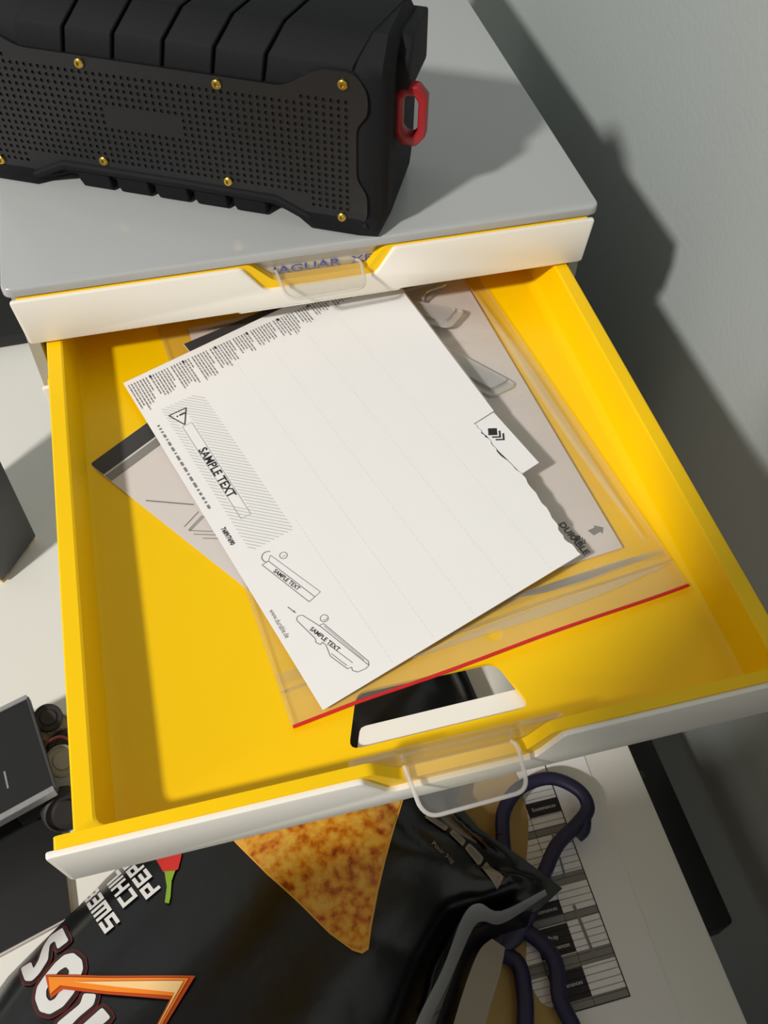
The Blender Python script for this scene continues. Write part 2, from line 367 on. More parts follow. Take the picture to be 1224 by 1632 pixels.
# perforated grille: cells with real holes, plain margin filled up to the outline
def grille():
    bm = bmesh.new(); p = .00322; r = .00092; n0, n1 = .0016, -.0003
    out = [(.0005,.0045),(.0180,.0040),(.0390,.0140),(.1460,.0150),(.1670,.0050),(.1845,.0050),(.1880,.0110),(.1880,.0700),(.1830,.0770),(.1680,.0775),(.1520,.0690),(.0330,.0680),(.0170,.0775),(.0020,.0775),(-.0035,.0700),(-.0035,.0600),(.0015,.0540),(.0015,.0290),(-.0035,.0220),(-.0035,.0095)]
    mask = set()
    for i in range(0, 56):
        for j in range(0, 20):
            s, z = .0040+p*(i+.5), .0115+p*(j+.5)
            lo = .0115 if (s < .022 or s > .163) else (.0158 if (s < .033 or s > .152) else .0178)
            hi = .0690 if (s < .028 or s > .157) else .0640
            if z-p/2 < lo or z+p/2 > hi or s > .1815: continue
            mask.add((i, j))
    V = {}
    def cv(i, j):
        if (i, j) not in V: V[(i, j)] = bm.verts.new(sl(.0040+p*i, n0, .0115+p*j))
        return V[(i, j)]
    for i, j in mask:
        s, z = .0040+p*(i+.5), .0115+p*(j+.5)
        cs = [cv(i, j), cv(i+1, j), cv(i+1, j+1), cv(i, j+1)]
        if .080 < s < .1160 and .0375 < z < .0475:               # plain badge bar, no holes
            bm.faces.new(cs); continue
        T = [bm.verts.new(sl(s+r*math.cos(math.radians(a)), n0, z+r*math.sin(math.radians(a)))) for a in range(-135, 225, 45)]
        B = [bm.verts.new(sl(s+r*math.cos(math.radians(a)), n1, z+r*math.sin(math.radians(a)))) for a in range(-135, 225, 45)]
        for q in range(4):
            a, b, c = T[2*q], T[2*q+1], T[(2*q+2) % 8]
            bm.faces.new((cs[q], cs[(q+1) % 4], c, b, a))
        for q in range(8): bm.faces.new((T[q], T[(q+1) % 8], B[(q+1) % 8], B[q]))
    be = [e for e in bm.edges if len(e.link_faces) == 1 and all(v in set(V.values()) for v in e.verts)]
    o = [bm.verts.new(sl(s, n0, z)) for s, z in round_poly(out, .004, 3)]; n = len(o)
    oe = [bm.edges.new((o[i], o[(i+1) % n])) for i in range(n)]
    bmesh.ops.triangle_fill(bm, edges=be+oe, use_beauty=True)
    ob = [bm.verts.new(v.co-SN*.003) for v in o]
    for i in range(n): bm.faces.new((o[i], o[(i+1) % n], ob[(i+1) % n], ob[i]))
    bmesh.ops.recalc_face_normals(bm, faces=bm.faces[:])
    return bm_mesh('grille', bm, False)
gr = link('grille', grille(), M['grille'], sp, 30); gr['label'] = 'perforated dark grille'
link('grille_backing', prism_mesh('grille_backing', [(.0010,.0100),(.0380,.0150),(.1470,.0155),(.1850,.0100),(.1850,.0700),(.150,.0670),(.034,.0670),(.0010,.0720)], (.00055, .0009), lambda a, b, t: sl(a, t, b)), M['hole'], sp)
# rim below the grille
link('lower_rim', tube_mesh('lower_rim', [sl(s, .0008, z) for s, z in [(-.004,.006),(.002,.0025),(.019,.0028),(.040,.0125),(.0925,.0132),(.145,.0135),(.166,.0030),(.183,.0028),(.190,.006)]], .0024, 8), M['rubber'], sp, 50)
scm = lathe_mesh('screw', [(.0022,0),(.0022,.0008),(.0017,.0013),(.0010,.0013),(.0008,.0004)], 14, lambda x, y, z: tuple(sl(x, z, y)))
for s, z in ((.0070,.0724),(.0620,.0648),(.1238,.0655),(.1790,.0724),(.0084,.0088),(.0623,.0184),(.1233,.0190),(.1779,.0108)):
    me = scm; o = link('screw', me, M['gold'], sp); o.location = sl(s, .0016, z)
# armour ribs wrapping the top edge, kinked and slanted
for i in range(6):
    s0 = .0410+.0223*i-.0215; s1 = s0+.0208
    if i == 0: s0 = .0040
    prof = [(.0008,.0672,0),(.0012,.0700,0),(-.0012,.0790,-.001),(-.0125,.0885,-.0065),(-.0520,.0885,-.0150)]
    bm = bmesh.new(); vv = []
    for n, z, sh in prof: vv.append([bm.verts.new(sl(s+sh, n, z)) for s in (s0, s1)]+[bm.verts.new(sl(s+sh, n-.004, z-.004)) for s in (s1, s0)])
    for A, B in zip(vv, vv[1:]):
        for q in range(4): bm.faces.new((A[q], A[(q+1) % 4], B[(q+1) % 4], B[q]))
    bm.faces.new(vv[0][::-1]); bm.faces.new(vv[-1]); bmesh.ops.recalc_face_normals(bm, faces=bm.faces[:]); bevel(bm, .0005, 1)
    link('armor_rib', bm_mesh('armor_rib', bm), M['rubber'], sp, 30)
# feet ribs under the front edge
for i in range(5):
    s0 = .046+.0195*i
    link('foot_rib', prism_mesh('foot_rib', [(s0,.0006),(s0+.0150,.0006),(s0+.0165,.0040),(s0+.0160,.0120),(s0+.0005,.0120)], (-.0100, -.0005), lambda a, b, t: sl(a, t-(.0125-b)*.10, b), .0006, 1), M['rubber'], sp)
# end handle and red strap ring
for e0, e1 in ((-.0170, -.0100), (.1950, .2020)):
    link('end_bumper', prism_mesh('end_bumper', round_poly([(-.0170,.0610),(-.0560,.0580),(-.0540,.0820),(-.0240,.0840),(-.0160,.0760)], .003, 3), (e0, e1), lambda a, b, t: sl(t, a, b), .0016, 2), M['rubber'], sp)
bm = bmesh.new(); ro = [(a-.0004, b+.0005) for a, b in [(-.0105,.042),(-.0105,.060),(-.0140,.0645),(-.0205,.0645),(-.0245,.060),(-.0245,.042),(-.0205,.0370),(-.0140,.0370)]]
ri = [(a-.0004, b+.0005) for a, b in [(-.0138,.0445),(-.0138,.0575),(-.0158,.0600),(-.0190,.0600),(-.0208,.0575),(-.0208,.0445),(-.0190,.0420),(-.0158,.0420)]]
A0 = [bm.verts.new(sl(a, -.0170, b)) for a, b in ro]; A1 = [bm.verts.new(sl(a, -.0230, b)) for a, b in ro]
B0 = [bm.verts.new(sl(a, -.0170, b)) for a, b in ri]; B1 = [bm.verts.new(sl(a, -.0230, b)) for a, b in ri]
for i in range(8):
    j = (i+1) % 8
    for q in ((A0[i],A0[j],B0[j],B0[i]), (A1[i],B1[i],B1[j],A1[j]), (A0[i],A1[i],A1[j],A0[j]), (B0[i],B0[j],B1[j],B1[i])): bm.faces.new(q)
bmesh.ops.recalc_face_normals(bm, faces=bm.faces[:]); bevel(bm, .0007, 2, 20)
rg = link('strap_ring', bm_mesh('strap_ring', bm), M['red'], sp, 40); rg['label'] = 'red plastic strap ring'

# ------------------------------------------------------------------ papers in the open drawer (world coordinates)
ZF = H-.0543
def flat(z): return lambda x, y: (x, y, z)
def thing_mesh(name, me, m, label, cat, group=None, smooth=30): return tag(link(name, me, m, None, smooth), label, cat, group)
def paper(name, pts, z, m, label, cat, t=.00035): return thing_mesh(name, prism_mesh(name, pts, (z, z+t), XY), m, label, cat)
# leaflet with dark header sticking out to the left
e1, e2 = Vector((.816,.578)), Vector((.578,-.816)); c0 = Vector((.0215,-.0625))
def L1(a, b): q = c0+e1*a+e2*b; return (q.x, q.y)
lf = paper('leaflet', [L1(0,0),L1(.095,0),L1(.095,.135),L1(0,.135)], ZF+.0006, M['paper2'], 'leaflet with black and grey header band lying under the label sheet', 'leaflet')
fz = flat(ZF+.0011)
p = Print(); p.poly([L1(.0003,.0002),L1(.0945,.0002),L1(.0945,.0095),L1(.0003,.0095)]); p.build('header_band', fz, M['darkgrey'], lf)
p = Print(); p.poly([L1(.0003,.0105),L1(.0945,.0105),L1(.0945,.0150),L1(.0003,.0150)]); p.build('grey_band', fz, M['midgrey'], lf)
p = Print(); p.line((.0440,-.0891),(.0640,-.0962),.0007)
for a, b in (((.0585,-.1072),(.0655,-.1005)),((.0601,-.1093),(.0668,-.1030)),((.0603,-.1096),(.070,-.1125)),((.0620,-.1120),(.0725,-.1150)),((.0655,-.1150),(.0735,-.1172)),((.0606,-.1099),(.0675,-.1036))): p.line(a, b, .0004)
p.build('printed_lines', fz, M['midgrey'], lf)

PA, PB, PC = .0671, .0313, -.0521
def zs(x, y): return H+PC+PA*x+PB*y+.0004
# clear zip bag: lower film, upper film, flange with red zip
BL, BR_, UR, UL = Vector((.0864,-.2087)), Vector((.2562,-.1861)), Vector((.2300,.030)), Vector((.0600,.030))
def bagp(u, v): a = BL.lerp(BR_, u); b = UL.lerp(UR, u); q = a.lerp(b, v); return q
zb = empty('zip_bag', (.16, -.09, ZF), 'clear plastic zip bag with red zip line lying on the yellow drawer floor', 'plastic bag')
def zl(x, y, z): return (x-.16, y+.09, z-ZF)
def film(name, zfun, m, v0, v1, nu=28, nv=28):
    vs = []; fs = []
    for j in range(nv+1):
        for i in range(nu+1):
            u, v = i/nu, v0+(v1-v0)*j/nv; q = bagp(u, v); vs.append(zl(q.x, q.y, zfun(u, v)))
    for j in range(nv):
        for i in range(nu): a = j*(nu+1)+i; fs.append((a, a+1, a+nu+2, a+nu+1))
    return link(name, mesh(name, vs, fs), m, zb, 60)
def ztop(u, v):
    e = min(1, min(u, 1-u)/.10, max(0, v-.0)/.08+.15)
    q = bagp(u, v); top = zs(q.x, q.y)-.0010 if v < .78 else 9
    return min(top, ZF+.0014+e*(.0026+.0010*math.sin(9*u+5*v)+.0006*math.sin(40*v+7*u)+.0007*math.sin(31*u)))
film('lower_film', lambda u, v: ZF+.0014*1.0+.00005, M['film'], 0, 1, 8, 8)
film('upper_film', ztop, M['film'], .075, 1)
# flange strip with the hanging hole
bm = bmesh.new()
fl = [bagp(0,0), bagp(1,0), bagp(1,.095), bagp(0,.095)]; n = 40; loop = []
for a, b in ((fl[0],fl[1]),(fl[1],fl[2]),(fl[2],fl[3]),(fl[3],fl[0])):
    for k in range(12): loop.append(a.lerp(b, k/12))
def fz2(q): return min(ZF+.0024+.0008*math.sin(60*q.x+20*q.y), zs(q.x, q.y)-.0008)
ov = [bm.verts.new(zl(q.x, q.y, fz2(q))) for q in loop]
hc = Vector((.1700,-.1893)); hv = [bm.verts.new(zl(hc.x+.0031*math.cos(2*math.pi*k/16), hc.y+.0031*math.sin(2*math.pi*k/16), fz2(hc))) for k in range(16)]
es = [bm.edges.new((ov[i], ov[(i+1) % len(ov)])) for i in range(len(ov))]+[bm.edges.new((hv[i], hv[(i+1) % 16])) for i in range(16)]
bmesh.ops.triangle_fill(bm, edges=es, use_beauty=True)
link('flange', bm_mesh('flange', bm), M['filmedge'], zb, 60)
def onb(u, v, dz=0): q = bagp(u, v); return zl(q.x, q.y, fz2(q)+dz)
z_ = link('zip_line', tube_mesh('zip_line', [onb(i/40, 0, .0008) for i in range(41)], .00075, 6), M['zipred'], zb, 60); z_['label'] = 'thin red zip line'
link('seam', tube_mesh('seam', [onb(i/20, .062, .0004) for i in range(21)], .0006, 6), M['filmedge'], zb, 60)
link('seam', tube_mesh('seam', [zl(*(bagp(1, v/12).to_tuple()), ZF+.0022) for v in range(13)], .0005, 6), M['filmedge'], zb, 60)
link('seam', tube_mesh('seam', [zl(*(bagp(0, v/12).to_tuple()), ZF+.0022) for v in range(13)], .0005, 6), M['filmedge'], zb, 60)

for k, (u0, v0, u1, v1) in enumerate(((.30,.040,.97,.050),(.55,.088,.98,.080),(.960,.12,.950,.93))):  # painted highlights: faint whitish ribbons standing in for light streaks on the film
    link('highlight_streak', tube_mesh('highlight_streak', [zl(*(bagp(u0+(u1-u0)*t/24+.002*math.sin(t*.35+k), v0+(v1-v0)*t/24+.002*math.sin(t*.3+2*k)).to_tuple()), ZF) for t in range(25)], [.0022*math.sin(math.pi*(t+.3)/24.6)+.0002 for t in range(25)], 8, False, .14), M['highlight_streak'], zb, 60).location.z = .0042
# white card inside the bag
cd = paper('insert_card', [(.2375,-.1618),(.2225,.028),(.0755,.016),(.0905,-.178)], ZF+.0016, M['paper2'], 'white insert card inside the clear zip bag, printed with an arrow', 'card')
fc = flat(ZF+.0021)
dd = Vector((.27,-.963))
p = Print(); p.text('DURABLE', (.2152,-.1440), dd, .0042, fat=.03, length=.0185)
def logo(p, o, k, d):                                      # a square with two chevrons stepping away from it
    d = Vector(d).normalized(); nn = Vector((-d.y, d.x)); f = lambda a, b: Vector(o)+d*a*k+nn*b*k
    p.poly([f(0,0), f(1,0), f(1,1), f(0,1)])
    for t in (.38, .76): p.poly([f(t,-t), f(1+t,-t), f(1+t,1-t), f(.80+t,1-t), f(.80+t,.20-t), f(t,.20-t)])
logo(p, (.2192,-.1535), .0024, (.97,-.24))
p.build('printed_lettering', fc, M['ink'], cd)
p = Print(); p.poly([(.2262,-.1500),(.2296,-.1492),(.2298,-.1480),(.2334,-.1500),(.2318,-.1532),(.2314,-.1518),(.2279,-.1530)]); p.build('printed_arrow', fc, M['midgrey'], cd)
p = Print()
for i in range(6): p.line((.082+.003*i,.0130-.0002*i),(.1+.003*i,.0152-.0002*i) , .0004)
p.build('printed_lines', fc, M['inkg'], cd)
# second leaflet with a dark header, upper left
e1b, e2b = Vector((.9386,.345)), Vector((.345,-.9386)); c2 = Vector((.0719,.0015))
def L2(a, b): q = c2+e1b*a+e2b*b; return (q.x, q.y)
l2 = paper('leaflet', [L2(0,0),L2(.060,0),L2(.060,.085),L2(0,.085)], ZF+.0048, M['paper2'], 'leaflet with a dark header strip beneath the printed edge of the label sheet', 'leaflet')
p = Print(); p.poly([L2(.0002,.0002),L2(.0598,.0002),L2(.0598,.0135),L2(.0002,.0135)]); p.build('header_band', flat(ZF+.0053), M['darkgrey'], l2)

# spare clear label holders in the bag
hpts = round_poly([(0,0),(.078,0),(.073,.014),(.060,.0145),(.054,.024),(.024,.024),(.018,.0145),(.005,.014)], .003, 4)
def spare(o, ang, z, label, tilt=0):
    bm = bmesh.new(); add_prism(bm, hpts, (0, .0012), XY); add_tube(bm, [(a, b, .0010) for a, b in hpts], .0008, 6, True)
    add_prism(bm, round_poly([(.004,.001),(.074,.001),(.071,.011),(.007,.011)], .002, 3), (.0012, .0030), XY)
    bmesh.ops.triangulate(bm, faces=[f for f in bm.faces if len(f.verts) > 4])
    x = thing_mesh('clear_label_holder', bm_mesh('clear_label_holder', bm), M['clearpart'], label, 'label holder', None, 40)
    x.location = (o[0], o[1], z); x.rotation_euler = (math.radians(tilt), 0, math.radians(ang)); return x
spare((.2240,-.0610), 128, ZF+.0022, 'clear plastic label holder in the zip bag reaching furthest out of the cabinet')
spare((.2140,-.0080), 152, ZF+.0056, 'clear plastic label holder in the zip bag close under the closed drawer front')
spare((.2140,.0300), 190, ZF+.0040, 'clear plastic label holder in the zip bag almost hidden by the closed drawer')

# perforated label sheet with printing
TL, BLs, BRs = Vector((.0409,-.0188)), Vector((.0985,-.2053)), Vector((.2144,-.1670))
sd = (BLs-TL).normalized(); se = Vector((-sd.y, sd.x))           # sd runs down the printed edge, se across the sheet
def Q(pp, q): r = TL+sd*pp+se*q; return (r.x, r.y)
edge = [(.1800,.0290),(.1848,.0017),(.2040,-.0842)]
key = [(.1930,-.0889),(.1950,-.0945),(.1962,-.0985),(.1985,-.1070),(.2043,-.1216),(.2078,-.1357),(.2098,-.1497),(.2109,-.1581),(.2144,-.1670)]; wav = []
for a, b in zip(key, key[1:]):
    for k in range(5): q = Vector(a).lerp(Vector(b), k/5); wav.append((q.x+.0004*math.sin(len(wav)*1.9)+.0003*math.sin(len(wav)*.7), q.y))
out = [tuple(TL), tuple(BLs), tuple(BRs)]+wav[::-1]+edge[::-1]
sheet = thing_mesh('label_sheet', prism_mesh('label_sheet', out, (0, .0003), lambda a, b, t: (a, b, zs(a, b)+t)), M['paper'], 'white perforated label sheet printed with SAMPLE TEXT, topmost in the yellow drawer', 'label sheet')
fs_ = lambda x, y: (x, y, zs(x, y)+.00042); fs2 = lambda x, y: (x, y, zs(x, y)+.00050); fs0 = lambda x, y: (x, y, zs(x, y)+.00036)
sheet2 = thing_mesh('label_sheet', prism_mesh('label_sheet', [(.0470,-.0185),(.1815,.0285),(.1862,.0015),(.2035,-.0760),(.1880,-.0900),(.1960,-.1250),(.1650,-.1700),(.0990,-.1960)], (-.0012, -.0009), lambda a, b, t: (a, b, zs(a, b)+t)), M['paper'], 'second white label sheet almost hidden beneath the SAMPLE TEXT sheet', 'label sheet')
tabp = [(.1930,-.0889),(.2040,-.0844),(.2142,-.1176),(.2043,-.1216),(.1900,-.1000)]
tab = link('torn_tab', prism_mesh('torn_tab', tabp, (-.0006, -.0003), lambda a, b, t: (a, b, zs(a, b)+t)), M['paper'], sheet); tab['label'] = 'torn tab printed with a stacked squares mark'
p = Print(); f_ = lambda x, y: (x, y, zs(x, y)-.0002); p.path(tabp[:4], .0003); p.build('tab_outline', f_, M['inkg'], tab)
p = Print(); logo(p, (.1975,-.0968), .0040, (.97,-.24)); 
p.path([(.1932,-.0892),(.1950,-.0945),(.1965,-.0975),(.1975,-.1030),(.1990,-.1075),(.2005,-.1110),(.2043,-.1214)], .0006); p.build('tab_print', lambda x, y: (x, y, zs(x, y)-.00015), M['ink'], tab)
# micro text along the top edge
p = Print(); q = .0015; blk = 0
while q < .139:
    nl = random.randint(5, 9); base = random.uniform(.016, .0215)*(1-.45*q/.139)+.001
    for i in range(nl):
        L = .0025 if i else .0015; end = base*random.uniform(.82, 1.05) if i < nl-1 else base*random.uniform(.4, .7); pp = .0030+.0006*i if i else .0022
        pp = .0028
        while pp < end:
            wl = random.uniform(.0008, .0026); p.line(Q(pp, q), Q(min(end, pp+wl), q), .00062); pp += wl+random.uniform(.00025, .0005)
        q += .00148
        if q > .139: break
    blk += 1; q += .0007
p.build('small_print', fs_, M['inkg'], sheet)
p = Print(); q = .012
for k in range(7): p.poly([Q(.0026,q),Q(.0044,q),Q(.0044,q+.0010),Q(.0026,q+.0010)]); q += .0172
p.build('paragraph_marks', fs2, M['ink'], sheet)
# hatched tone panel, sample box, warning triangle
def fromQ(x, y): r = Vector((x, y))-TL; return (r.dot(sd), r.dot(se))
p = Print(); hp = [(.0275,.0105),(.0215,.0225),(.0255,.0290),(.1130,.0285),(.1150,.0250),(.1105,.0130),(.1080,.0085),(.0290,.0085)]
q0, q1 = .0085, .0290; c_ = .010
while c_ < .1200:                                     # 45 degree strokes, interrupted by the sample box
    seg = [(q0, .0118), (.0180, q1)] if .0270 < c_ < .0880 else [(q0, q1)]
    for a, b in seg:
        a = max(a, .0255-c_+q0); b = min(b, .1180-c_+q0)
        if b > a+.001: p.line(Q(c_+a-q0, a), Q(c_+b-q0, b), .00040)
    c_ += .00215
p.build('hatching', fs_, M['inkl'], sheet)
p = Print(); p.path([Q(.0405,.0125),Q(.0405,.0172),Q(.1010,.0172),Q(.1010,.0125)], .00032, True); p.build('sample_box_outline', fs2, M['inkl'], sheet)
p = Print(); p.text('SAMPLE TEXT', Q(.0570,.0128), sd, .0056, fat=.018, length=.0315)
tri = [Q(.0310,.0100),Q(.0310,.0188),Q(.0400,.0140)]; p.path(tri, .0005, True); p.line(Q(.0335,.0142),Q(.0335,.0172),.0008)
p.line(Q(.0335,.0128),Q(.0335,.0135),.0008)
pp = .1085
p.text('7689/7690', Q(.1010,.0030), sd, .0028, fat=.03, length=.0100)
p.build('printed_lettering', fs2, M['ink'], sheet)
p = Print(); pp = .0335
for wl in (.0010,.0010,.0010,.002,.0008,.0025,.0025,.0008,.003,.0024,.0028,.0010,.0026,.0030,.0010,.0016,.0016,.0010,.0022): p.line(Q(pp, .0035), Q(pp+wl, .0035), .0011); pp += wl+.0012
p.build('side_text', fs2, M['inkg'], sheet)
p = Print(); p.text('www.durable.de', Q(.1470,.0021), sd, .0030, length=.0145); p.build('web_address', fs2, M['inkg'], sheet)
# figure 1: folded label strip
p = Print()
def pth(pts, w=.00028, c=False): p.path(pts, w, c)
pth([(.0874,-.1367),(.0903,-.1356),(.1054,-.1573),(.1027,-.1589)], .0003, True)
pth([(.0903,-.1356),(.0916,-.1330),(.1080,-.1556),(.1054,-.1573)], .00022)
p.circle((.0905,-.1335), .0026, .0004, 60, 250); p.circle((.0968,-.1346), .0016, .0003)
p.text('1', (.0962,-.1350), (.3,-.95), .0022); p.circle((.1070,-.1678), .0016, .0003); p.text('2', (.1065,-.1682), (.3,-.95), .0022)
p.line((.0940,-.1589),(.0960,-.1618),.0004); p.poly([(.0962,-.1610),(.0955,-.1616),(.0966,-.1627)])
pth([(.0964,-.1648),(.0972,-.1640),(.0989,-.1641),(.1050,-.1712),(.1193,-.1922),(.1178,-.1932),(.1145,-.1938),(.1127,-.1926),(.1127,-.1912),(.1110,-.1914),(.1058,-.1845),(.1052,-.1795),(.1040,-.1778),(.1032,-.1787),(.1016,-.1772),(.1018,-.1757),(.0964,-.1660)], .0003, True)
pth([(.1046,-.1704),(.1062,-.1700),(.1195,-.1905),(.1193,-.1922)], .0003); pth([(.1058,-.1790),(.1135,-.1895)], .00025); pth([(.1064,-.1835),(.1112,-.1902)], .00025); pth([(.1062,-.1712),(.1180,-.1895)], .0002)
p.build('instruction_drawing', fs_, M['inkg'], sheet)
p = Print(); fd = Vector((.575,-.818))
p.text('SAMPLE TEXT', (.0912,-.1412), fd, .0026, fat=.012, length=.0140); p.text('SAMPLE TEXT', (.1003,-.1712), fd, .0026, fat=.012, length=.0150)
p.build('drawing_text', fs2, M['ink'], sheet)
# faint perforation rows across the sheet
p = Print()
for k in range(5):
    q = .0320+.0190*k; pp = .02 if k else .112
    while pp < .192:
        p.line(Q(pp, q), Q(pp+.0014, q), .00022); pp += .0024
p.build('perforation', fs0, M['perf'], sheet)

# ------------------------------------------------------------------ crisp bag on the desk
BAG=[(-.135,-.262),(-.083,-.206),(-.027,-.166),(.05,-.116),(.12,-.076),(.175,-.066),(.208,-.086),(.211,-.122),(.192,-.150),(.178,-.176),(.186,-.194),(.207,-.219),(.2215,-.238),(.204,-.246),(.160,-.246),(.1415,-.267),(.121,-.291),(.085,-.345),(.0,-.385),(-.09,-.36)]
def bag_dist(x, y):
    inside = False; dm = 9; n = len(BAG); j = n-1
    for i in range(n):
        x1, y1 = BAG[i]; x2, y2 = BAG[j]
        if (y1 > y) != (y2 > y) and x < (x2-x1)*(y-y1)/(y2-y1)+x1: inside = not inside
        dx, dy = x2-x1, y2-y1; t = max(0, min(1, ((x-x1)*dx+(y-y1)*dy)/(dx*dx+dy*dy)))
        dm = min(dm, math.hypot(x-x1-t*dx, y-y1-t*dy)); j = i
    return dm if inside else -dm
def bag_lift(x): t = max(0, min(1, (x-.10)/.05)); return .0125*t*t*(3-2*t)      # its end rests on the scissors
def bag_h(x, y):
    d = max(0, bag_dist(x, y)); h = .006+.044*(1-math.exp(-d/.022)); wv = max(0, min(1, (x-.095)/.08))
    r = math.hypot(x-.225, y+.232); th = math.atan2(y+.232, .225-x)                    # folds running into the sealed corner
    fold = abs(math.sin(4.2*th+.8+1.2*math.sin(30*r)))**.7-.55+.35*math.sin(11*th+40*r)
    h += wv*min(1, d/.012)*min(1, r/.03)*.0065*fold
    return max(h+.0012*min(1, d/.01)*math.sin(55*x-80*y), bag_lift(x)+.004)
cb = empty('crisp_bag', (.05, -.22, 0), 'shiny black crisp bag printed with a tortilla chip, lying under the open drawer', 'crisp bag')
def bl(x, y, z): return (x-.05, y+.22, z)
bm = bmesh.new(); st = .003; G = {}
for i in range(-63, 60):
    for j in range(-57, 54):
        x, y = .05+i*st, -.22+j*st
        if bag_dist(x, y) > .0016: G[(i, j)] = bm.verts.new(bl(x, y, bag_h(x, y)))
for (i, j) in list(G):
    q = [(i, j), (i+1, j), (i+1, j+1), (i, j+1)]
    if all(k in G for k in q): bm.faces.new([G[k] for k in q])
    else:
        t = [k for k in q if k in G]
        if len(t) == 3: bm.faces.new([G[k] for k in t])
q_ = [(i, j) for (i, j) in G]
for (i, j) in q_:                                       # triangles whose missing corner is the lower-left one
    if (i-1, j-1) not in G and (i-1, j) in G and (i, j-1) in G: bm.faces.new((G[(i, j)], G[(i-1, j)], G[(i, j-1)]))
for v in [v for v in bm.verts if not v.link_faces]: bm.verts.remove(v)
out_b = []
for k in range(len(BAG)):
    a, b = Vector(BAG[k]), Vector(BAG[(k+1) % len(BAG)]); m_ = max(1, int((b-a).length/st))
    for t in range(m_): out_b.append(a.lerp(b, t/m_))
ov = [bm.verts.new(bl(v.x, v.y, .0035+bag_lift(v.x))) for v in out_b]; oe = [bm.edges.new((ov[i], ov[(i+1) % len(ov)])) for i in range(len(ov))]
be = [e for e in bm.edges if len(e.link_faces) == 1]
bmesh.ops.triangle_fill(bm, edges=be+oe, use_beauty=True)
bb = [bm.verts.new(bl(v.x, v.y, .0010+bag_lift(v.x))) for v in out_b]
for i in range(len(ov)): bm.faces.new((ov[i], ov[(i+1) % len(ov)], bb[(i+1) % len(ov)], bb[i]))
bm.faces.new(bb); bmesh.ops.triangulate(bm, faces=[f for f in bm.faces if len(f.verts) > 4])
link('film', bm_mesh('film', bm), M['bag'], cb, 60)
def onbag(dz): return lambda x, y: bl(x, y, bag_h(x, y)+dz)
def fillpoly(name, pts, dz, m, par, step=.0024):
    """polygon print draped on the bag"""
    xs = [a for a, b in pts]; ys = [b for a, b in pts]; bm = bmesh.new()
    vs = [bm.verts.new((a, b, 0)) for a, b in pts]; bm.faces.new(vs)
    bmesh.ops.triangulate(bm, faces=bm.faces[:])
    x = min(xs)+step
    while x < max(xs): bmesh.ops.bisect_plane(bm, geom=bm.verts[:]+bm.edges[:]+bm.faces[:], plane_co=(x, 0, 0), plane_no=(1, 0, 0)); x += step
    y = min(ys)+step
    while y < max(ys): bmesh.ops.bisect_plane(bm, geom=bm.verts[:]+bm.edges[:]+bm.faces[:], plane_co=(0, y, 0), plane_no=(0, 1, 0)); y += step
    for v in bm.verts: v.co = bl(v.co.x, v.co.y, bag_h(v.co.x, v.co.y)+dz)
    for f in bm.faces:
        f.normal_update()
        if f.normal.z < 0: f.normal_flip()
    return link(name, bm_mesh(name, bm, False), m, par, 60)
chip = [(.0420,-.1640),(.0500,-.1798),(.0638,-.2017),(.0772,-.2196),(.0887,-.2359),(.0980,-.2458),(.1024,-.2482),(.1060,-.2469),(.1102,-.2364),(.1174,-.2212),(.1251,-.2068),(.1355,-.1885),(.1440,-.1743),(.1460,-.1640),(.0950,-.1500)]
ce = Vector((.090,-.192)); c1 = fillpoly('chip_picture', [tuple(ce+(Vector(q)-ce)*1.03) for q in chip], .0007, M['chipedge'], cb); c1['label'] = 'orange tortilla chip picture'
fillpoly('chip_face', chip, .0011, M['chip'], c1)
rd = Vector((-.47,.883)).normalized(); rn = Vector((-rd.y, rd.x))
BLOCK = {'S': [[(1,1),(0,1),(0,.52),(1,.52),(1,0),(0,0)]], 'W': [[(0,1),(0,0),(1.3,0),(1.3,1)],[(.65,0),(.65,1)]], 'E': [[(1,1),(0,1),(0,0),(1,0)],[(0,.5),(.9,.5)]], 'T': [[(0,1),(1,1)],[(.5,1),(.5,0)]],
         'C': [[(1,1),(0,1),(0,0),(1,0)]], 'H': [[(0,1),(0,0)],[(1,1),(1,0)],[(0,.5),(1,.5)]], 'I': [[(.0,1),(.0,0)]], 'L': [[(0,1),(0,0),(1,0)]], 'P': [[(0,0),(0,1),(1,1),(1,.45),(0,.45)]], 'R': [[(0,0),(0,1),(1,1),(1,.45),(0,.45)],[(.5,.45),(1,0)]]}
def block(p, txt, o, h, wd, gap, w_):
    x = 0
    for ch in txt:
        ex = max(a for st_ in BLOCK[ch] for a, b in st_)*wd
        for st_ in BLOCK[ch]:
            L = [Vector(o)+rd*(x+a*wd)+rn*b*h for a, b in st_]
            for a, b in zip(L, L[1:]):
                d = (b-a).normalized()*w_/2; m_ = 3
                for k in range(m_): p.line((a-d).lerp(b+d, k/m_), (a-d).lerp(b+d, (k+1)/m_), w_)
        x += ex+gap
for word, o in (('SWEET', (-.0172,-.2038)), ('CHILLI', (-.0072,-.1930)), ('PEPPER', (.0052,-.1922))):
    p = Print(); block(p, word, o, .0072, .0054, .0034, .0020); p.build('flavour_lettering', onbag(.0014), M['bagwhite'], cb, lambda x, y: bag_dist(x, y) > .0030)
fillpoly('pepper_fruit', [(.0045,-.1680),(.0050,-.1756),(.0085,-.1842),(.0125,-.1862),(.0166,-.1850),(.0190,-.1780),(.0200,-.1680)], .0012, M['pepred'], cb)
fillpoly('pepper_stem', [(.0092,-.1842),(.0150,-.1855),(.0126,-.1905),(.0112,-.1990),(.0100,-.2022),(.0080,-.2010),(.0098,-.1930)], .0016, M['pepgreen'], cb)
